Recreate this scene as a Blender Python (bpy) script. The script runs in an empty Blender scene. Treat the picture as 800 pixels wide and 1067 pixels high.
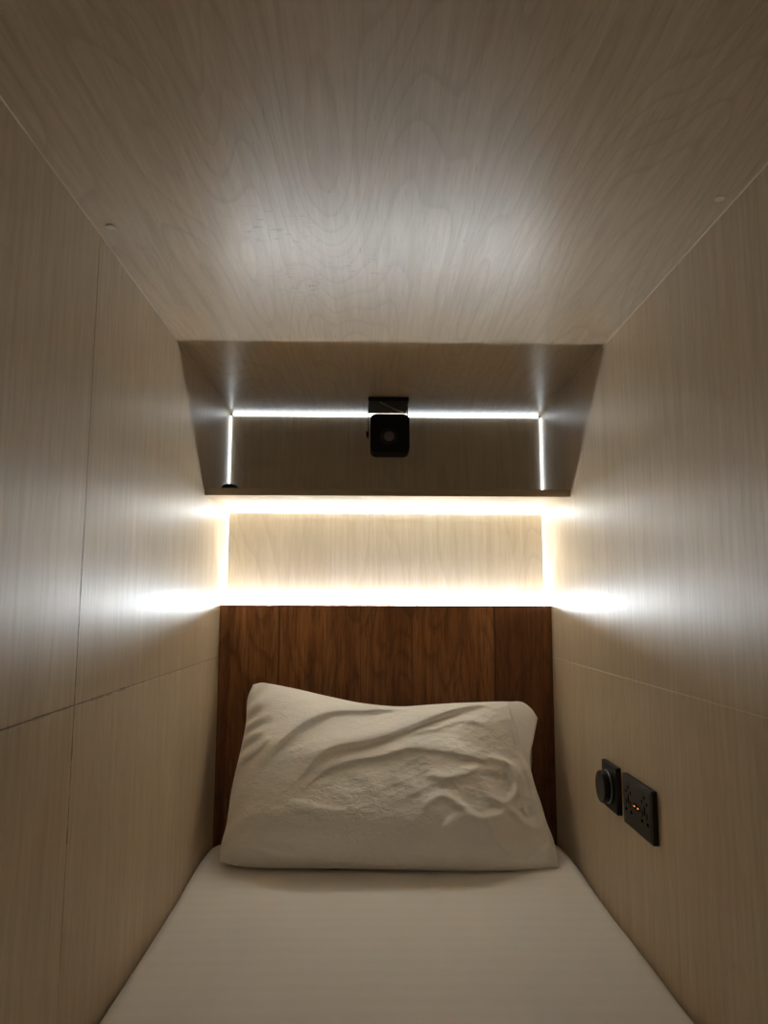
import bpy, bmesh, math, random
import numpy as np
from mathutils import Vector, Matrix, noise
C = bpy.context.scene.collection
PI = math.pi

# ------------------------------------------------------------------ helpers
def link(name, bm, mats, parent=None, smooth=False, loc=None):
    me = bpy.data.meshes.new(name)
    bm.to_mesh(me); bm.free()
    if not isinstance(mats, (list, tuple)): mats = [mats]
    for m in mats: me.materials.append(m)
    if smooth:
        for p in me.polygons: p.use_smooth = True
    o = bpy.data.objects.new(name, me); C.objects.link(o)
    if loc: o.location = loc
    if parent: o.parent = parent
    return o
def box(bm, x0, x1, y0, y1, z0, z1, bev=0.0, mi=0, seg=2):
    v = [bm.verts.new((x, y, z)) for x in (x0, x1) for y in (y0, y1) for z in (z0, z1)]
    fs = [(0,1,3,2), (4,6,7,5), (0,4,5,1), (2,3,7,6), (0,2,6,4), (1,5,7,3)]
    ff = []
    for f in fs:
        g = bm.faces.new([v[i] for i in f]); g.material_index = mi; ff.append(g)
    if bev > 0:
        es = list({e for f in ff for e in f.edges})
        r = bmesh.ops.bevel(bm, geom=es, offset=bev, segments=seg, affect='EDGES', profile=0.5)
        for f in r['faces']: f.material_index = mi
    return bm
def cyl(bm, c, axis, r, h, seg=48, bev=0.0, r2=None, mi=0):
    """solid cylinder centred at c along axis"""
    q = Vector((0, 0, 1)).rotation_difference(Vector(axis)).to_matrix().to_4x4()
    m = Matrix.Translation(c) @ q
    r = bmesh.ops.create_cone(bm, cap_ends=True, segments=seg, radius1=r, radius2=r if r2 is None else r2, depth=h, matrix=m)
    vs = set(r['verts'])
    fs = {f for v in vs for f in v.link_faces}
    for f in fs: f.material_index = mi
    if bev > 0:
        es = [e for e in {e for v in vs for e in v.link_edges} if any(len(f.verts) > 4 for f in e.link_faces)]
        bmesh.ops.bevel(bm, geom=es, offset=bev, segments=3, affect='EDGES', profile=0.5)
def tube(bm, pts, r, seg=10):
    pts = [Vector(p) for p in pts]; rings = []
    for i, p in enumerate(pts):
        t = (pts[min(i+1, len(pts)-1)] - pts[max(i-1, 0)]).normalized()
        a = t.orthogonal().normalized(); b = t.cross(a)
        rings.append([bm.verts.new(p + r*(math.cos(2*PI*k/seg)*a + math.sin(2*PI*k/seg)*b)) for k in range(seg)])
    for A, B in zip(rings, rings[1:]):
        for k in range(seg): bm.faces.new((A[k], A[(k+1) % seg], B[(k+1) % seg], B[k]))
    bm.faces.new(rings[0][::-1]); bm.faces.new(rings[-1])
def empty(name, loc):
    o = bpy.data.objects.new(name, None); C.objects.link(o); o.location = loc
    o.empty_display_size = .02
    return o
def tag(o, label=None, cat=None, group=None, kind=None):
    if label: o['label'] = label
    if cat: o['category'] = cat
    if group: o['group'] = group
    if kind: o['kind'] = kind
    return o
def NB(): return bmesh.new()

# ------------------------------------------------------------------ materials
def mat(name, col=(.5,.5,.5), rough=.5, spec=.5, metal=0.0, coat=0.0, emit=None, estr=0.0):
    m = bpy.data.materials.new(name); m.use_nodes = True
    b = m.node_tree.nodes['Principled BSDF']
    b.inputs['Base Color'].default_value = (*col, 1)
    b.inputs['Roughness'].default_value = rough
    b.inputs['Specular IOR Level'].default_value = spec
    b.inputs['Metallic'].default_value = metal
    b.inputs['Coat Weight'].default_value = coat
    if emit:
        b.inputs['Emission Color'].default_value = (*emit, 1)
        b.inputs['Emission Strength'].default_value = estr
    return m
class NT:
    def __init__(s, m): s.t = m.node_tree; s.n = s.t.nodes; s.l = s.t.links; s.b = s.n['Principled BSDF']
    def node(s, typ, **kw):
        n = s.n.new(typ)
        for k, v in kw.items():
            if hasattr(n, k): setattr(n, k, v)
        return n
    def set(s, n, **kw):
        for k, v in kw.items():
            k = k.replace('_', ' ')
            if hasattr(v, 'links') or isinstance(v, bpy.types.NodeSocket): s.l.new(v, n.inputs[k])
            else: n.inputs[k].default_value = v
        return n
    def mapped(s, scale, loc=(0,0,0)):
        tc = s.node('ShaderNodeTexCoord'); mp = s.node('ShaderNodeMapping')
        s.l.new(tc.outputs['Object'], mp.inputs['Vector'])
        mp.inputs['Scale'].default_value = scale; mp.inputs['Location'].default_value = loc
        return mp.outputs['Vector']
    def noise(s, vec, scale=1, detail=4, rough=.55, dist=0.0):
        n = s.node('ShaderNodeTexNoise'); s.l.new(vec, n.inputs['Vector'])
        n.inputs['Scale'].default_value = scale; n.inputs['Detail'].default_value = detail
        n.inputs['Roughness'].default_value = rough; n.inputs['Distortion'].default_value = dist
        return n.outputs['Fac']
    def ramp(s, fac, stops, interp='LINEAR'):
        n = s.node('ShaderNodeValToRGB'); s.l.new(fac, n.inputs['Fac'])
        e = n.color_ramp.elements; n.color_ramp.interpolation = interp
        while len(e) < len(stops): e.new(.5)
        for i, (p, c) in enumerate(stops):
            e[i].position = p; e[i].color = (*c, 1) if len(c) == 3 else c
        return n.outputs['Color']
    def mix(s, fac, a, b, mode='MIX'):
        n = s.node('ShaderNodeMix'); n.data_type = 'RGBA'; n.blend_type = mode
        for i, v in ((0, fac), (6, a), (7, b)):
            if isinstance(v, bpy.types.NodeSocket): s.l.new(v, n.inputs[i])
            else: n.inputs[i].default_value = v if i == 0 else (*v, 1)
        return n.outputs[2]
    def math(s, op, a, b=0.0, c=0.0, clamp=False):
        n = s.node('ShaderNodeMath'); n.operation = op; n.use_clamp = clamp
        for i, v in enumerate((a, b, c)):
            if isinstance(v, bpy.types.NodeSocket): s.l.new(v, n.inputs[i])
            else: n.inputs[i].default_value = v
        return n.outputs[0]
    def bump(s, h, strength=.2, dist=.001, prev=None):
        n = s.node('ShaderNodeBump'); s.l.new(h, n.inputs['Height'])
        n.inputs['Strength'].default_value = strength; n.inputs['Distance'].default_value = dist
        if prev: s.l.new(prev, n.inputs['Normal'])
        return n.outputs['Normal']

def g3(v): return (v, v, v)
def laminate(name, grain='z', base=(.535,.423,.286), light=(.65,.543,.397), dark=(.38,.28,.177), rough=.40, seam=None, scuffs=None, cathedral=.5, offs=(0,0,0), spec=.38):
    """pale maple laminate; the grain runs along the named axis"""
    m = mat(name, base, rough, spec); t = NT(m)
    k = {'z': ((1,1,.045), (1,1,.16)), 'y': ((1,.045,1), (1,.16,1)), 'x': ((.045,1,1), (.16,1,1))}[grain]
    v1 = t.mapped(k[0], offs); v2 = t.mapped(k[1], offs)
    fine = t.noise(v1, 420, 3, .6)
    mid = t.noise(v1, 95, 4, .6)
    broad = t.noise(v2, 7, 3, .5, .6)
    # cathedral figure: contour lines of a stretched noise field
    fld = t.noise(v2, 5.0, 1.5, .45, .35)
    ring = t.math('FRACT', t.math('MULTIPLY', fld, 26.0))
    line = t.ramp(ring, [(0, g3(0)), (.70, g3(.1)), (.93, g3(1)), (1, g3(0))])
    c = t.mix(t.ramp(mid, [(.30, g3(0)), (.70, g3(1))]), base, light)
    c = t.mix(t.math('MULTIPLY', t.ramp(broad, [(.35, g3(0)), (.7, g3(1))]), .25), c, dark)
    c = t.mix(t.math('MULTIPLY', t.ramp(fine, [(.48, g3(0)), (.72, g3(1))]), .34), c, dark)
    c = t.mix(t.math('MULTIPLY', line, .42*cathedral), c, dark)
    if seam:                                     # worn, grimy joint between boards
        for (axis, pos, lo_axis, lo, hi, amt, wid) in seam:
            tc = t.node('ShaderNodeTexCoord'); sp = t.node('ShaderNodeSeparateXYZ'); t.l.new(tc.outputs['Object'], sp.inputs[0])
            w = t.noise(t.mapped((1,1,1), (3,1,7)), 26, 4, .7)
            d = t.math('ABSOLUTE', t.math('SUBTRACT', sp.outputs[axis], pos))
            width = t.math('MULTIPLY', t.ramp(w, [(.42, g3(.12)), (.62, g3(1))]), wid)
            f = t.math('LESS_THAN', d, width)
            inside = t.math('MULTIPLY', t.math('GREATER_THAN', sp.outputs[lo_axis], lo), t.math('LESS_THAN', sp.outputs[lo_axis], hi))
            c = t.mix(t.math('MULTIPLY', t.math('MULTIPLY', f, inside), amt), c, (.12,.07,.035))
    if scuffs:
        for (sx, sy, r) in scuffs:
            tc = t.node('ShaderNodeTexCoord'); vm = t.node('ShaderNodeVectorMath'); vm.operation = 'DISTANCE'
            mp = t.node('ShaderNodeMapping'); t.l.new(tc.outputs['Object'], mp.inputs['Vector'])
            mp.inputs['Location'].default_value = (-sx, -sy, 0); mp.inputs['Scale'].default_value = (1, 1, 0)
            t.l.new(mp.outputs[0], vm.inputs[0])
            near = t.ramp(t.math('DIVIDE', vm.outputs['Value'], r), [(.3, g3(1)), (1, g3(0))])
            sp = t.ramp(t.noise(t.mapped((1.0, 2.6, 1), (.3, .1, 0)), 55, 2, .5), [(.60, g3(0)), (.67, g3(1))])
            c = t.mix(t.math('MULTIPLY', t.math('MULTIPLY', near, sp), .45), c, (.20,.16,.11))
    t.l.new(c, t.b.inputs['Base Color'])
    t.l.new(t.bump(t.math('ADD', fine, t.math('MULTIPLY', mid, .8)), .25 if grain != 'y' else .05, .0006), t.b.inputs['Normal'])
    rr = t.ramp(fine, [(.3, g3(rough-.03)), (.7, g3(rough+.05))]); t.l.new(rr, t.b.inputs['Roughness'])
    return m

def walnut(name):
    m = mat(name, (.16,.06,.025), .42, .4); t = NT(m)
    tc = t.node('ShaderNodeTexCoord'); sp = t.node('ShaderNodeSeparateXYZ'); t.l.new(tc.outputs['Object'], sp.inputs[0])
    # planks of uneven width
    warp = t.math('ADD', t.math('MULTIPLY', sp.outputs['X'], 8.0), t.math('MULTIPLY', t.math('SINE', t.math('MULTIPLY', sp.outputs['X'], 13.0)), .55))
    idx = t.math('FLOOR', warp); fr = t.math('FRACT', warp)
    wn = t.node('ShaderNodeTexWhiteNoise'); wn.noise_dimensions = '1D'; t.l.new(idx, wn.inputs['W'])
    off = t.node('ShaderNodeCombineXYZ')
    t.l.new(t.math('ADD', sp.outputs['X'], t.math('MULTIPLY', wn.outputs['Value'], 9.0)), off.inputs['X'])
    t.l.new(sp.outputs['Y'], off.inputs['Y']); t.l.new(t.math('ADD', sp.outputs['Z'], t.math('MULTIPLY', wn.outputs['Value'], 3.0)), off.inputs['Z'])
    def mp(sc):
        n = t.node('ShaderNodeMapping'); t.l.new(off.outputs[0], n.inputs['Vector']); n.inputs['Scale'].default_value = sc; return n.outputs[0]
    fine = t.noise(mp((1,1,.05)), 330, 4, .65)
    streak = t.noise(mp((1,1,.05)), 60, 4, .6)
    fld = t.noise(mp((1,1,.22)), 6.0, 1.5, .45, .5)
    ring = t.math('FRACT', t.math('MULTIPLY', fld, 17.0))
    line = t.ramp(ring, [(0, g3(.2)), (.55, g3(0)), (.92, g3(1)), (1, g3(.2))])
    c = t.mix(t.ramp(streak, [(.3, g3(0)), (.7, g3(1))]), (.20,.072,.024), (.45,.195,.070))
    c = t.mix(t.math('MULTIPLY', line, .38), c, (.045,.015,.006))
    c = t.mix(t.math('MULTIPLY', t.ramp(fine, [(.48, g3(0)), (.68, g3(1))]), .6), c, (.035,.012,.005))
    c = t.mix(t.math('MULTIPLY', wn.outputs['Value'], .62), c, (.075,.024,.010))
    c = t.mix(t.math('MULTIPLY', t.math('LESS_THAN', fr, .012), .6), c, (.03,.010,.004))
    t.l.new(c, t.b.inputs['Base Color'])
    t.l.new(t.bump(fine, .3, .0006), t.b.inputs['Normal'])
    return m

def cotton(name, col, stripes=False, fine=1.0):
    m = mat(name, col, .78, .25); t = NT(m)
    t.b.inputs['Sheen Weight'].default_value = .15
    v = t.mapped((1,1,1))
    weave = t.noise(v, 900, 2, .5)
    wr = t.noise(t.mapped((1, 1.5, 1.5)), 30, 6, .66, .8)
    nrm = t.bump(weave, .12, .0006)
    if not stripes:
        cr = t.math('ABSOLUTE', t.math('SUBTRACT', t.noise(t.mapped((1, 1.6, 1.6), (1, 2, 3)), 52, 3, .55, .5), .5))
        nrm = t.bump(cr, .20, .010, nrm)
    nrm = t.bump(wr, .20*fine, .010, nrm)
    if stripes:
        tc = t.node('ShaderNodeTexCoord'); sp = t.node('ShaderNodeSeparateXYZ'); t.l.new(tc.outputs['Object'], sp.inputs[0])
        s = t.math('FRACT', t.math('MULTIPLY', sp.outputs['Y'], 24.0))
        st = t.math('GREATER_THAN', s, .5)
        rr = t.ramp(st, [(0, g3(.82)), (1, g3(.42))]); t.l.new(rr, t.b.inputs['Roughness'])
        c = t.mix(st, col, tuple(x*.975 for x in col)); t.l.new(c, t.b.inputs['Base Color'])
        nrm = t.bump(st, .10, .0006, nrm)
        big = t.noise(v, 5, 2, .5)
        nrm = t.bump(big, .25, .01, nrm)
    t.l.new(nrm, t.b.inputs['Normal'])
    return m

LED = (0.83, .95, 1.05)
STR = dict(ledge=50.0, deep=46.0, shelf=15.0, top=1.7, side=1.5)
M = {}
SC = [(-.17, 1.20, .10), (-.19, 1.02, .09), (-.06, 1.13, .07)]
M['ceil'] = laminate('maple_ceiling', 'y', rough=.30, spec=.58, scuffs=SC, cathedral=.85, offs=(.35, .2, 0))
M['wallL'] = laminate('maple_wall_left', 'z', cathedral=.35, seam=[('Z', -.138, 'Y', .2, 1.35, .55, .0026), ('Y', 1.035, 'Z', -.32, .05, .5, .003)])
M['wallR'] = laminate('maple_wall_right', 'z', cathedral=.35, offs=(2, 1, .4))
M['panel'] = laminate('maple_panel', 'z', base=(.60,.52,.405), light=(.71,.64,.53), dark=(.45,.375,.275), cathedral=.7, offs=(.4, 0, .15), rough=.4)
M['shelf'] = laminate('maple_shelf', 'x', cathedral=.3, rough=.38)
M['edge'] = mat('edge_band', (.36,.28,.18), .4)
M['edge_light'] = mat('raw_board_edge', (.72,.63,.50), .45)
M['walnut'] = walnut('walnut_headboard')
M['sheet'] = cotton('white_sheet', (.90,.885,.865), True, .25)
M['core'] = mat('mattress_core', (.75,.73,.70), .9)
M['pillow'] = cotton('pillowcase_cotton', (.94,.93,.915))
M['ticking'] = mat('pillow_ticking', (.62,.62,.64), .8)
M['black'] = mat('black_plastic', (.012,.011,.011), .38, .4)
M['black_matt'] = mat('black_matt', (.006,.006,.006), .6, .25)
M['plate'] = mat('black_plate', (.012,.010,.008), .40, .35)
M['hole'] = mat('socket_hole', (.002,.002,.002), .9, .0)
M['chrome'] = mat('brushed_metal', (.6,.62,.66), .28, .5, 1.0)
M['lens'] = mat('lens_glass', (.20,.16,.15), .25, .5, 0, .6)
M['dark'] = mat('dark_board', (.10,.075,.05), .8)
M['usb'] = mat('orange_indicator', (.9,.25,.05), .4, emit=(1,.28,.06), estr=.5)
M['channel'] = mat('aluminium_channel', (.7,.7,.72), .35, .5, .9)
for k, s in STR.items():
    M['led_'+k] = mat('led_diffuser_'+k, (.9,.9,.9), .5, emit=LED, estr=s)

# ------------------------------------------------------------------ room dimensions (metres; camera height is 0)
W = .45; ZC = .549; ZB = -.60; ZF = -.78; YN = -.12; YB = 2.09
YH = 1.993; YP = 2.05; ZS = -.138
# floor
bm = NB(); box(bm, -W-.02, W+.02, YN, YB+.02, ZF-.02, ZF); tag(link('floor', bm, M['dark']), kind='structure')
# ceiling board
bm = NB(); box(bm, -W-.018, W+.018, YN, YB+.02, ZC, ZC+.018); tag(link('ceiling', bm, M['ceil']), kind='structure')
# side walls: boards with narrow open joints over a backing board
def wall(name, s, ys, zs, m, gap=.0006):
    bm = NB()
    x0, x1 = (s*W, s*(W+.016)) if s > 0 else (s*(W+.016), s*W)
    for ya, yb in zip(ys, ys[1:]):
        for za, zb in zip(zs, zs[1:]):
            box(bm, x0, x1, ya+gap, yb-gap, za+gap, zb-gap, .0005, 0, 1)
    xb = sorted((s*(W+(.0006 if s > 0 else .002)), s*(W+.0155)))
    box(bm, xb[0], xb[1], ys[0]+.001, ys[-1]-.001, zs[0]+.001, zs[-1]-.001, 0, 1)
    tag(link(name, bm, [m, M['edge_light'] if s > 0 else M['dark']]), kind='structure')
wall('wall_left', -1, [YN, 1.035, YB], [ZF, ZS, ZC], M['wallL'])
wall('wall_right', 1, [YN, YB], [ZF, ZS, ZC], M['wallR'], .0007)
bm = NB(); box(bm, -W-.018, W+.018, YB, YB+.018, ZF, ZC); tag(link('wall_back', bm, M['edge']), kind='structure')
# pale edge bands where the ceiling board meets the walls
for i, s in enumerate((-1, 1)):
    bm = NB(); xs = sorted((s*W, s*(W-.0022))); box(bm, xs[0], xs[1], YN, 2.03, ZC-.0022, ZC-.0001, .0006, 0, 1)
    tag(link('trim_%d' % (i+1), bm, M['edge_light']), kind='structure')

# screw caps on the ceiling
for (x, y, lab) in ((-.4267, 1.011, 'small round wood coloured screw cap on the ceiling beside the left wall'),
                    (.4274, .916, 'small round wood coloured screw cap on the ceiling beside the right wall')):
    bm = NB(); cyl(bm, (0, 0, -.0008), (0, 0, 1), .0068, .0016, 32, .0005)
    o = link('screw_cap', bm, M['edge_light'], smooth=False, loc=(x, y, ZC)); tag(o, lab, 'screw cap', 'ceiling screw caps')

# ------------------------------------------------------------------ back panels
SB = .2665; ST = .2845; YSF = 1.770        # shelf underside, top, front
bm = NB(); box(bm, -.4445, .4445, YP, YP+.016, ST+.001, .5395, .0008, 0, 1)
tag(link('back_panel', bm, M['panel']), 'pale maple back panel above the shelf, edged with thin lines of light', 'panel', 'pale back panels')
bm = NB(); box(bm, -.4445, .4445, YP, YP+.016, -.60, .2600, .0008, 0, 1)
tag(link('back_panel', bm, M['panel']), 'pale maple back panel between the shelf and the dark headboard', 'panel', 'pale back panels')

# shelf
sh = empty('shelf', (0, YSF, SB)); tag(sh, 'narrow pale wood shelf running wall to wall above the bed, lit from below', 'shelf')
bm = NB(); box(bm, -W+.0002, W-.0002, .0012, YB-YSF-.0005, 0, ST-SB, .0003, 0, 1); link('shelf_board', bm, M['shelf'], sh)
bm = NB(); box(bm, -W+.0002, W-.0002, 0, .0011, 0, ST-SB, .0003, 0, 1); link('front_edge_band', bm, M['edge'], sh)

# headboard
bm = NB(); box(bm, -W+.0005, W-.0005, YH, YH+.018, ZF+.001, 0, .0003, 0, 1)
tag(link('headboard', bm, M['walnut']), 'dark walnut headboard panel with vertical planks behind the white pillow', 'headboard')

# ------------------------------------------------------------------ light strips
def strip(label, x0, x1, y0, y1, z0, z1, ch, m, group='thin white light strips around the back panels', tilt=0):
    """diffuser box given in world metres; ch = the channel box behind it"""
    c = ((x0+x1)/2, (y0+y1)/2, (z0+z1)/2)
    r = empty('light_strip', c); tag(r, label, 'light strip', group); r.rotation_euler = (math.radians(tilt), 0, 0)
    bm = NB(); box(bm, x0-c[0], x1-c[0], y0-c[1], y1-c[1], z0-c[2], z1-c[2]); link('diffuser', bm, m, r)
    a, b, d, e, f, g = ch
    bm = NB(); box(bm, a-c[0], b-c[0], d-c[1], e-c[1], f-c[2], g-c[2]); link('channel', bm, M['channel'], r)
L = W-.001
strip('bright white light strip along the top of the dark headboard', -L, L, YP-.0035, YP-.001, .0005, .0075, (-L, L, YP-.0035, YP-.0002, -.003, .0003), M['led_ledge'])
strip('white light strip sunk in the slot behind the dark headboard', -L+.004, L-.004, YP-.020, YP-.010, -.042, -.040, (-L, L, YP-.024, YP-.004, -.048, -.0425), M['led_deep'])
strip('white light strip tucked under the back of the shelf', -L+.004, L-.004, YP-.001, YP+.004, SB-.0055, SB-.001, (-L, L, YP+.005, YP+.012, SB-.0060, SB-.0005), M['led_shelf'])
strip('thin white light strip between the ceiling and the upper back panel', -.440, .440, YP-.003, YP+.002,   .5408, ZC-.001, (-.44, .44, YP+.0025, YP+.018, .5395, ZC-.0005), M['led_top'])
for s, nm in ((-1, 'left'), (1, 'right')):
    xs = sorted((s*.4450, s*.4485)); xs2 = sorted((s*.4450, s*.4490))
    strip('upright white light strip above the shelf, %s of the upper back panel' % nm, xs[0], xs[1], YP-.003, YP+.002, ST+.002, .5385, (xs2[0], xs2[1], YP+.0025, YP+.018, ST+.001, .5385), M['led_side'])
    strip('upright white light strip below the shelf, %s of the lower back panel' % nm, xs[0], xs[1], YP+.004, YP+.008, .012, .259, (xs2[0], xs2[1], YP+.0085, YP+.018, .012, .259), M['led_side'])

# ------------------------------------------------------------------ black reading light under the ceiling
rl = empty('reading_light', (.002, 1.94, ZC))
tag(rl, 'black square-faced reading light with a small round lens, hung from the ceiling above the shelf', 'lamp')
bm = NB(); box(bm, -.054, .054, -.066, .064, -.012, -.0003, .002); link('mounting_plate', bm, M['black'], rl)
bm = NB(); tube(bm, [(-.022, -.058, -.0135), (.012, .0, -.0135), (.046, .052, -.0135)], .0016); link('diagonal_line', bm, mat('grey_line', (.5,.47,.42), .35), rl)  # thin tube standing in for the pale diagonal line across the plate
for s in (-1, 1):
    bm = NB(); xs = sorted((s*.0545, s*.0520))
    box(bm, xs[0], xs[1], -.012, .010, -.100, -.006, .0008); link('bracket_arm', bm, M['black'], rl)
for s in (-1, 1):
    bm = NB(); cyl(bm, (s*.0565, -.001, -.088), (1, 0, 0), .0085, .005, 24, .001); link('side_knob', bm, M['black'], rl)
def rrect(bm, w, h, r, y0, y1, seg=8, bev=.003):
    pts = []
    for cx, cz, a0 in ((w-r, h-r, 0), (-w+r, h-r, 90), (-w+r, -h+r, 180), (w-r, -h+r, 270)):
        for k in range(seg+1):
            a = math.radians(a0 + 90*k/seg); pts.append((cx+r*math.cos(a), cz+r*math.sin(a)))
    A = [bm.verts.new((x, y0, z)) for x, z in pts]; B = [bm.verts.new((x, y1, z)) for x, z in pts]
    n = len(pts)
    f0 = bm.faces.new(A); f1 = bm.faces.new(B[::-1])
    for k in range(n): bm.faces.new((A[k], B[k], B[(k+1) % n], A[(k+1) % n]))
    bmesh.ops.bevel(bm, geom=list(f0.edges)+list(f1.edges), offset=bev, segments=3, affect='EDGES')
    bmesh.ops.recalc_face_normals(bm, faces=bm.faces)
bm = NB(); rrect(bm, .0525, .053, .014, -.030, .026)
hd = link('lamp_head', bm, M['black_matt'], rl, loc=(.0045, -.010, -.094)); hd.rotation_euler = (math.radians(-3), 0, 0)
bm = NB(); cyl(bm, (-.002, -.031, -.010), (0, -1, 0), .0225, .004, 48, .0015); link('lens_ring', bm, M['black'], hd)
bm = NB(); bmesh.ops.create_uvsphere(bm, u_segments=32, v_segments=16, radius=.0145, matrix=Matrix.Translation((-.002, -.0325, -.010)) @ Matrix.Diagonal((1, .35, 1, 1)))
link('lens', bm, M['lens'], hd, smooth=True)

# small black cap lying on the shelf, left end
bm = NB()
prof = [(0, .034), (.008, .0335), (.016, .031), (.021, .026), (.0235, .018), (.024, .0), (0, 0)]
N = 40; rings = []
for (r, z) in prof:
    rings.append([bm.verts.new((r*math.cos(2*PI*k/N), r*math.sin(2*PI*k/N), z)) for k in range(N)] if r > 0 else [bm.verts.new((0, 0, z))])
for A, B in zip(rings, rings[1:]):
    for k in range(N):
        a0, a1 = A[k % len(A)], A[(k+1) % len(A)]; b0, b1 = B[k % len(B)], B[(k+1) % len(B)]
        vs = []
        for v in (a0, a1, b1, b0):
            if v not in vs: vs.append(v)
        bm.faces.new(vs)
bmesh.ops.recalc_face_normals(bm, faces=bm.faces)
tag(link('cable_cap', bm, M['black_matt'], smooth=True, loc=(-.418, 1.915, ST)), 'small low black domed cap on the left end of the shelf', 'cap')

# ------------------------------------------------------------------ dimmer and socket on the right wall (local: x = out of wall to the left, y along wall, z up)
def wall_obj(name, y, z): return empty(name, (W, y, z))
dm = wall_obj('dimmer_switch', 1.517, -.361)
tag(dm, 'black square dimmer plate with a big round knob, mounted on the right wall', 'switch')
bm = NB(); box(bm, -.0105, 0, -.045, .045, -.045, .045, .0018); link('wall_plate', bm, M['plate'], dm)
bm = NB(); cyl(bm, (-.0125, 0, 0), (1, 0, 0), .034, .005, 64, .0012); link('knob_collar', bm, M['black'], dm)
bm = NB(); cyl(bm, (-.0156, 0, 0), (1, 0, 0), .0325, .0014, 64, .0003); link('silver_ring', bm, M['chrome'], dm)
bm = NB(); cyl(bm, (-.0225, 0, 0), (1, 0, 0), .0310, .0140, 64, .0022); kn = link('knob', bm, M['plate'], dm)
bm = NB(); box(bm, -.0301, -.0294, -.0008, .0008, .017, .027, 0); link('pointer_mark', bm, M['black'], kn)

so = wall_obj('wall_socket', 1.363, -.361)
tag(so, 'wide black wall socket with two outlets and two orange indicator lights', 'socket')
bm = NB(); box(bm, -.0105, 0, -.073, .073, -.045, .045, .0018); link('wall_plate', bm, M['plate'], so)
bm = NB(); box(bm, -.0114, -.0104, -.067, .067, -.039, .039, .0004); link('socket_face', bm, M['plate'], so)
def hole(y, z, w, h, round_=False, name='socket_hole'):
    bm = NB()
    if round_: cyl(bm, (-.0116, y, z), (1, 0, 0), w/2, .0006, 24)
    else: box(bm, -.0119, -.0113, y-w/2, y+w/2, z-h/2, z+h/2)
    return link(name, bm, M['hole'], so)
for cy in (.040, -.040):                       # far outlet, near outlet
    hole(cy, .026, .006, .006, True)           # top round
    hole(cy-.012, .017, .0055, .0055, True); hole(cy+.012, .017, .0055, .0055, True)
    hole(cy, .004, .0045, .014)                # earth slot
    hole(cy-.013, -.016, .0075, .0055); hole(cy+.013, -.016, .0075, .0055)
    hole(cy-.0105, -.003, .003, .011); hole(cy+.0105, -.003, .003, .011)
for cy in (.008, -.010):
    bm = NB(); box(bm, -.0122, -.0112, cy-.0075, cy+.0075, -.004, .004, .0005); pt = link('usb_port', bm, M['hole'], so)
    bm = NB(); box(bm, -.0126, -.0121, cy-.0035, cy+.0035, -.0010, .0012); tag(link('indicator_light', bm, M['usb'], pt), 'orange glowing indicator')

# ------------------------------------------------------------------ mattress with fitted sheet
def slab(nx, ny, x, y0, y1, zt, zb, er, cr, sheet=False):
    """rounded slab as a grid: top surface plus rolled edges and sides"""
    bm = NB()
    prof = []                                   # (inset from outline, z)
    for k in range(9):
        a = PI/2*k/8; prof.append((er*(1-math.sin(a)), -er*(1-math.cos(a))))
    outline = []
    def arc(cx, cy, a0, n=14):
        for k in range(n+1):
            a = math.radians(a0+90*k/n); outline.append((cx, cy, math.cos(a), math.sin(a)))
    arc(x-cr, y1-cr, 0)
    for k in range(1, 40): outline.append((x-cr-(2*x-2*cr)*k/40, y1-cr, 0, 1))
    arc(-x+cr, y1-cr, 90)
    for k in range(1, 90): outline.append((-x+cr, y1-cr-(y1-y0-2*cr)*k/90, -1, 0))
    arc(-x+cr, y0+cr, 180)
    for k in range(1, 40): outline.append((-x+cr+(2*x-2*cr)*k/40, y0+cr, 0, -1))
    arc(x-cr, y0+cr, 270)
    for k in range(1, 90): outline.append((x-cr, y0+cr+(y1-y0-2*cr)*k/90, 1, 0))
    def top(px, py):
        if not sheet: return zt
        u = abs(px)/x
        lip = .012*math.exp(-((py-1.80)/.16)**2)*u**6
        return zt + .004*(1-u*u) + lip + .0015*noise.noise(Vector((px*5, py*5, 3)))
    rows = []
    for (ins, dz) in [(er+.03, 0.0)] + prof + [(0, -er-(zt-zb-er)*k/4) for k in range(1, 5)]:
        ring = []
        for (cx, cy, dx, dy) in outline:
            r = cr-ins
            px, py = cx+dx*r, cy+dy*r
            wob = .003*noise.noise(Vector((px*7, py*7, dz*9+1))) if sheet and dz < -.004 else 0
            ring.append(bm.verts.new((px-dx*abs(wob), py-dy*abs(wob), (top(px, py) if dz > -er-1e-6 else zt)+dz)))
        rows.append(ring)
    n = len(outline)
    for A, B in zip(rows, rows[1:]):
        for k in range(n): bm.faces.new((A[k], B[k], B[(k+1) % n], A[(k+1) % n]))
    c = bm.verts.new((0, (y0+y1)/2, top(0, 1)))
    for k in range(n): bm.faces.new((rows[0][k], rows[0][(k+1) % n], c))
    bm.faces.new(rows[-1])
    bmesh.ops.recalc_face_normals(bm, faces=bm.faces)
    return bm
mt = empty('mattress', (0, 0, ZF)); tag(mt, 'single mattress in a smooth white striped sheet filling the sleeping pod wall to wall', 'mattress')
link('fitted_sheet', slab(0, 0, .4480, -.10, 1.988, ZB-ZF-.004, .003, .030, .075, True), M['sheet'], mt, True)
link('mattress_core', slab(0, 0, .4440, -.096, 1.984, ZB-ZF-.012, .006, .028, .073), M['core'], mt, True)

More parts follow.
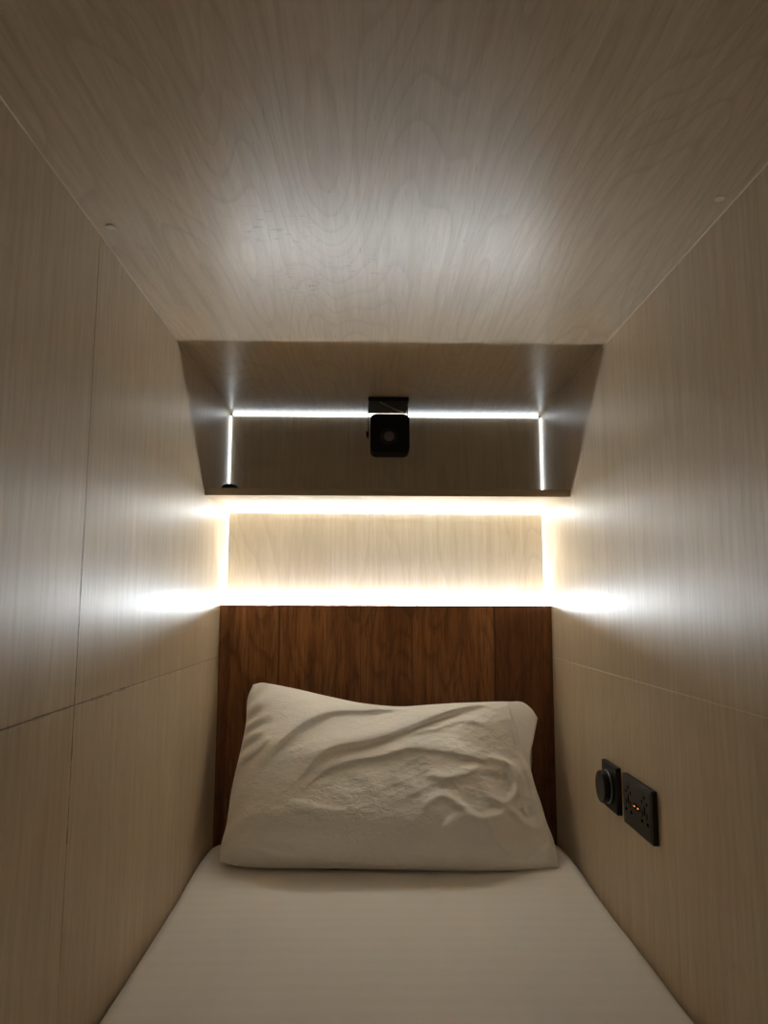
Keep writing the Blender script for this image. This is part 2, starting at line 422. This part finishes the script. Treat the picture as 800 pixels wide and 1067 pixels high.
# ------------------------------------------------------------------ pillow leaning on the headboard
P0 = np.array([0, 1.76, -.598]); EV = np.array([0, .43719, .89937]); EN = np.array([0, -.89937, .43719])
left = [(-0.3859, 0.014), (-0.388, 0.0321), (-0.3795, 0.0941), (-0.3764, 0.1696), (-0.3662, 0.2489), (-0.3577, 0.3323), (-0.3577, 0.4072), (-0.3479, 0.4355)]
topc = [(-0.3479, 0.4355), (-0.3205, 0.4381), (-0.2572, 0.4278), (-0.1562, 0.4047), (-0.0565, 0.3844), (0.0302, 0.3768), (0.1172, 0.3819), (0.217, 0.387), (0.3171, 0.3895), (0.3543, 0.387), (0.3725, 0.3718), (0.3869, 0.3468)]
right = [(0.3953, -0.0028), (0.3868, 0.0667), (0.3787, 0.092), (0.3703, 0.1351), (0.3569, 0.1973), (0.3543, 0.2364), (0.3709, 0.2954), (0.3869, 0.3468)]
bot = [(-0.3859, 0.014), (-0.3499, 0.0058), (-0.2727, -0.0004), (-0.1849, -0.0027), (-0.0531, -0.0072), (0.0787, -0.0096), (0.2107, -0.0121), (0.321, -0.0125), (0.3953, -0.0028)]
def crs(pts, t):
    """Catmull-Rom by normalised arc length"""
    p = np.array(pts); d = np.r_[0, np.cumsum(np.hypot(*np.diff(p, axis=0).T))]; d /= d[-1]
    m = np.gradient(p, d, axis=0)
    i = np.clip(np.searchsorted(d, t, side='right')-1, 0, len(p)-2)
    h = d[i+1]-d[i]; u = (t-d[i])/h; u = u[:, None]; h = h[:, None]
    return (2*u**3-3*u**2+1)*p[i]+(u**3-2*u**2+u)*h*m[i]+(-2*u**3+3*u**2)*p[i+1]+(u**3-u**2)*h*m[i+1]
NS, NT_ = 420, 260
s = np.linspace(0, 1, NS); t = np.linspace(0, 1, NT_)
cl, cr_, ct, cb = crs(left, t), crs(right, t), crs(topc, s), crs(bot, s)
S, T = np.meshgrid(s, t, indexing='ij')
XV = ((1-S)[..., None]*cl[None, :]+S[..., None]*cr_[None, :]+(1-T)[..., None]*cb[:, None]+T[..., None]*ct[:, None]
      -((1-S)*(1-T))[..., None]*cb[0]-(S*(1-T))[..., None]*cb[-1]-((1-S)*T)[..., None]*ct[0]-(S*T)[..., None]*ct[-1])
X, V = XV[..., 0], XV[..., 1]
FOLDS = {
'A':[(-0.3021, 0.1918), (-0.2848, 0.2373), (-0.2517, 0.2722), (-0.2131, 0.308), (-0.1418, 0.3444), (-0.044, 0.3544), (0.0547, 0.3643)],
'B':[(-0.2211, 0.1627), (-0.1904, 0.1938), (-0.1616, 0.2302), (-0.1219, 0.2509), (-0.0435, 0.2673), (0.0288, 0.2933), (0.1026, 0.3272), (0.1905, 0.3618), (0.2792, 0.3845)],
'C':[(-0.1976, 0.1538), (-0.1369, 0.1983), (-0.0669, 0.2208), (-0.0078, 0.2299), (0.0519, 0.2484), (0.1232, 0.2414), (0.2294, 0.2273), (0.2584, 0.2319)],
'D':[(-0.2371, 0.1235), (-0.191, 0.1148), (-0.1336, 0.1018), (-0.088, 0.0975)],
'E':[(0.2416, 0.2319), (0.2887, 0.225), (0.3096, 0.1974), (0.3031, 0.1572), (0.2725, 0.1287), (0.2405, 0.1332), (0.2186, 0.1486)],
'F':[(0.064, 0.0886), (0.097, 0.1227), (0.1251, 0.1335), (0.1563, 0.1139), (0.1958, 0.0883), (0.2417, 0.0923), (0.2802, 0.1136), (0.3211, 0.0879), (0.3696, 0.0751)],
'G':[(0.2185, 0.0882), (0.2314, 0.0505), (0.2492, 0.0238), (0.2898, 0.0056), (0.342, 0.0154), (0.3778, 0.0501)],
'H':[(0.3219, 0.3394), (0.3317, 0.2481), (0.349, 0.1906), (0.3584, 0.1134), (0.372, 0.0751)],
'I':[(0.0407, 0.2838), (0.1138, 0.3005), (0.2003, 0.3247), (0.2607, 0.3149)],
'J':[(-0.3737, 0.0422), (-0.3315, 0.0421), (-0.2633, 0.0196), (-0.1854, 0.0072)],
'K':[(-0.3567, 0.2259), (-0.3164, 0.2489), (-0.2836, 0.2841)],
'L':[(0.0857, 0.1911), (0.1318, 0.1753), (0.1791, 0.1842), (0.2234, 0.2112)],
'M':[(0.2887, 0.225), (0.3102, 0.1572), (0.328, 0.0878)],
'N':[(0.1145, 0.0509), (0.1503, 0.0884), (0.2179, 0.0798)]}
#          height, width above, width below (m)
FP = {'A': (.0085, .034, .0075), 'B': (.0120, .040, .0085), 'C': (.0060, .022, .008), 'D': (.0018, .010, .016), 'E': (.0075, .010, .011),
      'F': (.0055, .011, .010), 'G': (.0065, .008, .010), 'H': (.0040, .009, .009), 'I': (.0035, .014, .008), 'J': (.0035, .007, .007),
      'K': (.0030, .010, .007), 'L': (.0045, .012, .009), 'M': (.0035, .007, .007), 'N': (.0040, .009, .009)}
def fold(pts, a, wu, wd):
    q = crs(pts, np.linspace(0, 1, 40)); best = np.full(X.shape, 9.0); side = np.zeros(X.shape); par = np.zeros(X.shape)
    for i in range(len(q)-1):
        A, B = q[i], q[i+1]; d = B-A; l2 = d@d
        u = np.clip(((X-A[0])*d[0]+(V-A[1])*d[1])/l2, 0, 1)
        dx, dy = X-A[0]-u*d[0], V-A[1]-u*d[1]; dist = np.hypot(dx, dy)
        c = d[0]*dy-d[1]*dx
        up = c if d[0] > 0 else -c                      # positive = uphill side
        k = dist < best
        best = np.where(k, dist, best); side = np.where(k, up, side); par = np.where(k, (i+u)/(len(q)-1), par)
    w = np.where(side > 0, wu, wd)
    env = np.clip(np.minimum(par, 1-par)*4+.15, 0, 1); env = env*env*(3-2*env)
    return a*env*np.exp(-(best/w)**2)
h = np.zeros(X.shape)
for k, p in FOLDS.items(): h += fold(p, *FP[k])
# body of the pillow: fat in the middle, thin at the seams, the case hangs empty at its right end
def edge(u, w, p=.55): return (1-(1-np.clip(u/w, 0, 1))**2.4)**p
sm = lambda u: u*u*(3-2*u)
e = edge(S, .40)*edge(1-T, 1.0, .72)*edge(T, .30, .5)
er = .20+.80*sm(np.clip((1-S-.045)/.24, 0, 1)); er *= edge(1-S, .03, .6)
body = .125*e*er*(1-.15*T)
nz = np.array([[noise.fractal(Vector((X[i, j]*8+V[i, j]*7, V[i, j]*15-X[i, j]*3, 1.7)), 1.0, 2.1, 4)+.55*(1-abs(noise.noise(Vector((X[i, j]*11+V[i, j]*9, V[i, j]*20-X[i, j]*6, 5.2))))*2.2) for j in range(NT_)] for i in range(NS)])
crump = .25+.75*np.exp(-((X-.22)/.16)**2-((V-.17)/.12)**2)
lng = np.zeros(X.shape)
for (ang, fr, amp, ph) in ((.42, 15, .0022, .3), (.30, 27, .0013, 1.9), (.62, 21, .0012, 4.0), (-.25, 33, .0010, 2.2)):
    q = -math.sin(ang)*X+math.cos(ang)*V; p = math.cos(ang)*X+math.sin(ang)*V
    wv = np.sin(2*PI*(q*fr+.35*np.sin(p*11+ph))+ph)
    lng += .55*amp*(.25+.75*np.exp(-((X-.17)/.2)**2))*(1-np.abs(wv))**1.5*(.35+.65*np.sin(p*9+ph*2)**2)*(.45+.55*np.clip((V-.05)/.1, 0, 1))
em = edge(np.minimum(np.minimum(S, 1-S), np.minimum(T, 1-T)), .05, 1.0)
front = body + em*(h*1.6 + .0068*crump*nz + lng) + .0012
# puckers along the left seam
front += .0055*np.exp(-((S-.03)/.04)**2)*np.sin(T*46-S*60+3*np.sin(T*9))*np.clip(S/.01, 0, 1)
xH = np.interp(V, [0, .03, .0751, .1134, .1906, .2481, .3394, .40], [.40, .392, .376, .3584, .349, .3317, .3219, .315])
front -= np.minimum(.017*em*sm(np.clip((X-xH)/.024+.4, 0, 1)), np.maximum(front-.004, 0)*.8)
back = -.052*e*(.35+.65*sm(np.clip((1-S-.02)/.2, 0, 1)))*edge(1-S, .03, .6) - .0012
lean_max = 1.9905
def pts3(hh):
    P = P0+X[..., None]*np.array([1, 0, 0])+V[..., None]*EV+hh[..., None]*EN
    P[..., 2] = np.maximum(P[..., 2], -.5975+.0*X); P[..., 1] = np.minimum(P[..., 1], lean_max)
    return P
F3, B3 = pts3(front), pts3(back)
bm = NB()
def addgrid(P): return [[bm.verts.new(P[i, j]) for j in range(P.shape[1])] for i in range(P.shape[0])]
Gf = addgrid(F3); step = 4
for i in range(NS-1):
    for j in range(NT_-1): bm.faces.new((Gf[i][j], Gf[i+1][j], Gf[i+1][j+1], Gf[i][j+1]))
Gb = addgrid(B3)
for i in range(NS-1):
    for j in range(NT_-1): bm.faces.new((Gb[i][j], Gb[i][j+1], Gb[i+1][j+1], Gb[i+1][j]))
for i in range(NS-1):
    bm.faces.new((Gf[i+1][0], Gf[i][0], Gb[i][0], Gb[i+1][0])); bm.faces.new((Gf[i][-1], Gf[i+1][-1], Gb[i+1][-1], Gb[i][-1]))
for j in range(NT_-1):
    bm.faces.new((Gf[0][j], Gf[0][j+1], Gb[0][j+1], Gb[0][j])); bm.faces.new((Gf[-1][j+1], Gf[-1][j], Gb[-1][j], Gb[-1][j+1]))
pl = empty('pillow', (0, 1.80, -.598)); tag(pl, 'wrinkled white pillow leaning against the dark headboard on the bed', 'pillow')
for v in bm.verts: v.co -= pl.location
link('pillowcase', bm, M['pillow'], pl, True)
# bulge of the pillow itself showing behind the open end of the case
bm = NB(); bmesh.ops.create_uvsphere(bm, u_segments=32, v_segments=20, radius=1)
for v in bm.verts: v.co = Vector((.350+.026*v.co.x, 1.942+.035*v.co.y, -.385+.07*v.co.z)) - pl.location
link('pillow_filling', bm, M['ticking'], pl, True)

# ------------------------------------------------------------------ dim corridor light at the open foot of the pod, camera
w = bpy.data.worlds.new('dim_dormitory'); bpy.context.scene.world = w; w.use_nodes = True
w.node_tree.nodes['Background'].inputs[0].default_value = (1.0, .90, .80, 1)
w.node_tree.nodes['Background'].inputs[1].default_value = .012

cam = bpy.data.cameras.new('camera'); co = bpy.data.objects.new('camera', cam); C.objects.link(co)
pit, yaw, rol, f = .1274, .0184, .0026, 758.3
fw = Vector((math.sin(yaw)*math.cos(pit), math.cos(yaw)*math.cos(pit), math.sin(pit)))
r = Vector((math.cos(yaw), -math.sin(yaw), 0)); u = r.cross(fw)
r2 = r*math.cos(rol)+u*math.sin(rol); u2 = -r*math.sin(rol)+u*math.cos(rol)
mm = Matrix((r2, u2, -fw)).transposed().to_4x4(); mm.translation = (-.0437, 0, 0)
co.matrix_world = mm
cam.sensor_fit = 'VERTICAL'; cam.sensor_height = 24; cam.lens = f*24/1067; cam.clip_start = .01
sc = bpy.context.scene; sc.camera = co
sc.view_settings.view_transform = 'Standard'; sc.view_settings.look = 'None'
sc.view_settings.gamma = 1; sc.view_settings.use_curve_mapping = False
sc.view_settings.exposure = 1.40
sc.cycles.max_bounces = 16; sc.cycles.diffuse_bounces = 10; sc.cycles.glossy_bounces = 6
sc.cycles.use_denoising = True
sc.cycles.sample_clamp_indirect = 60.0
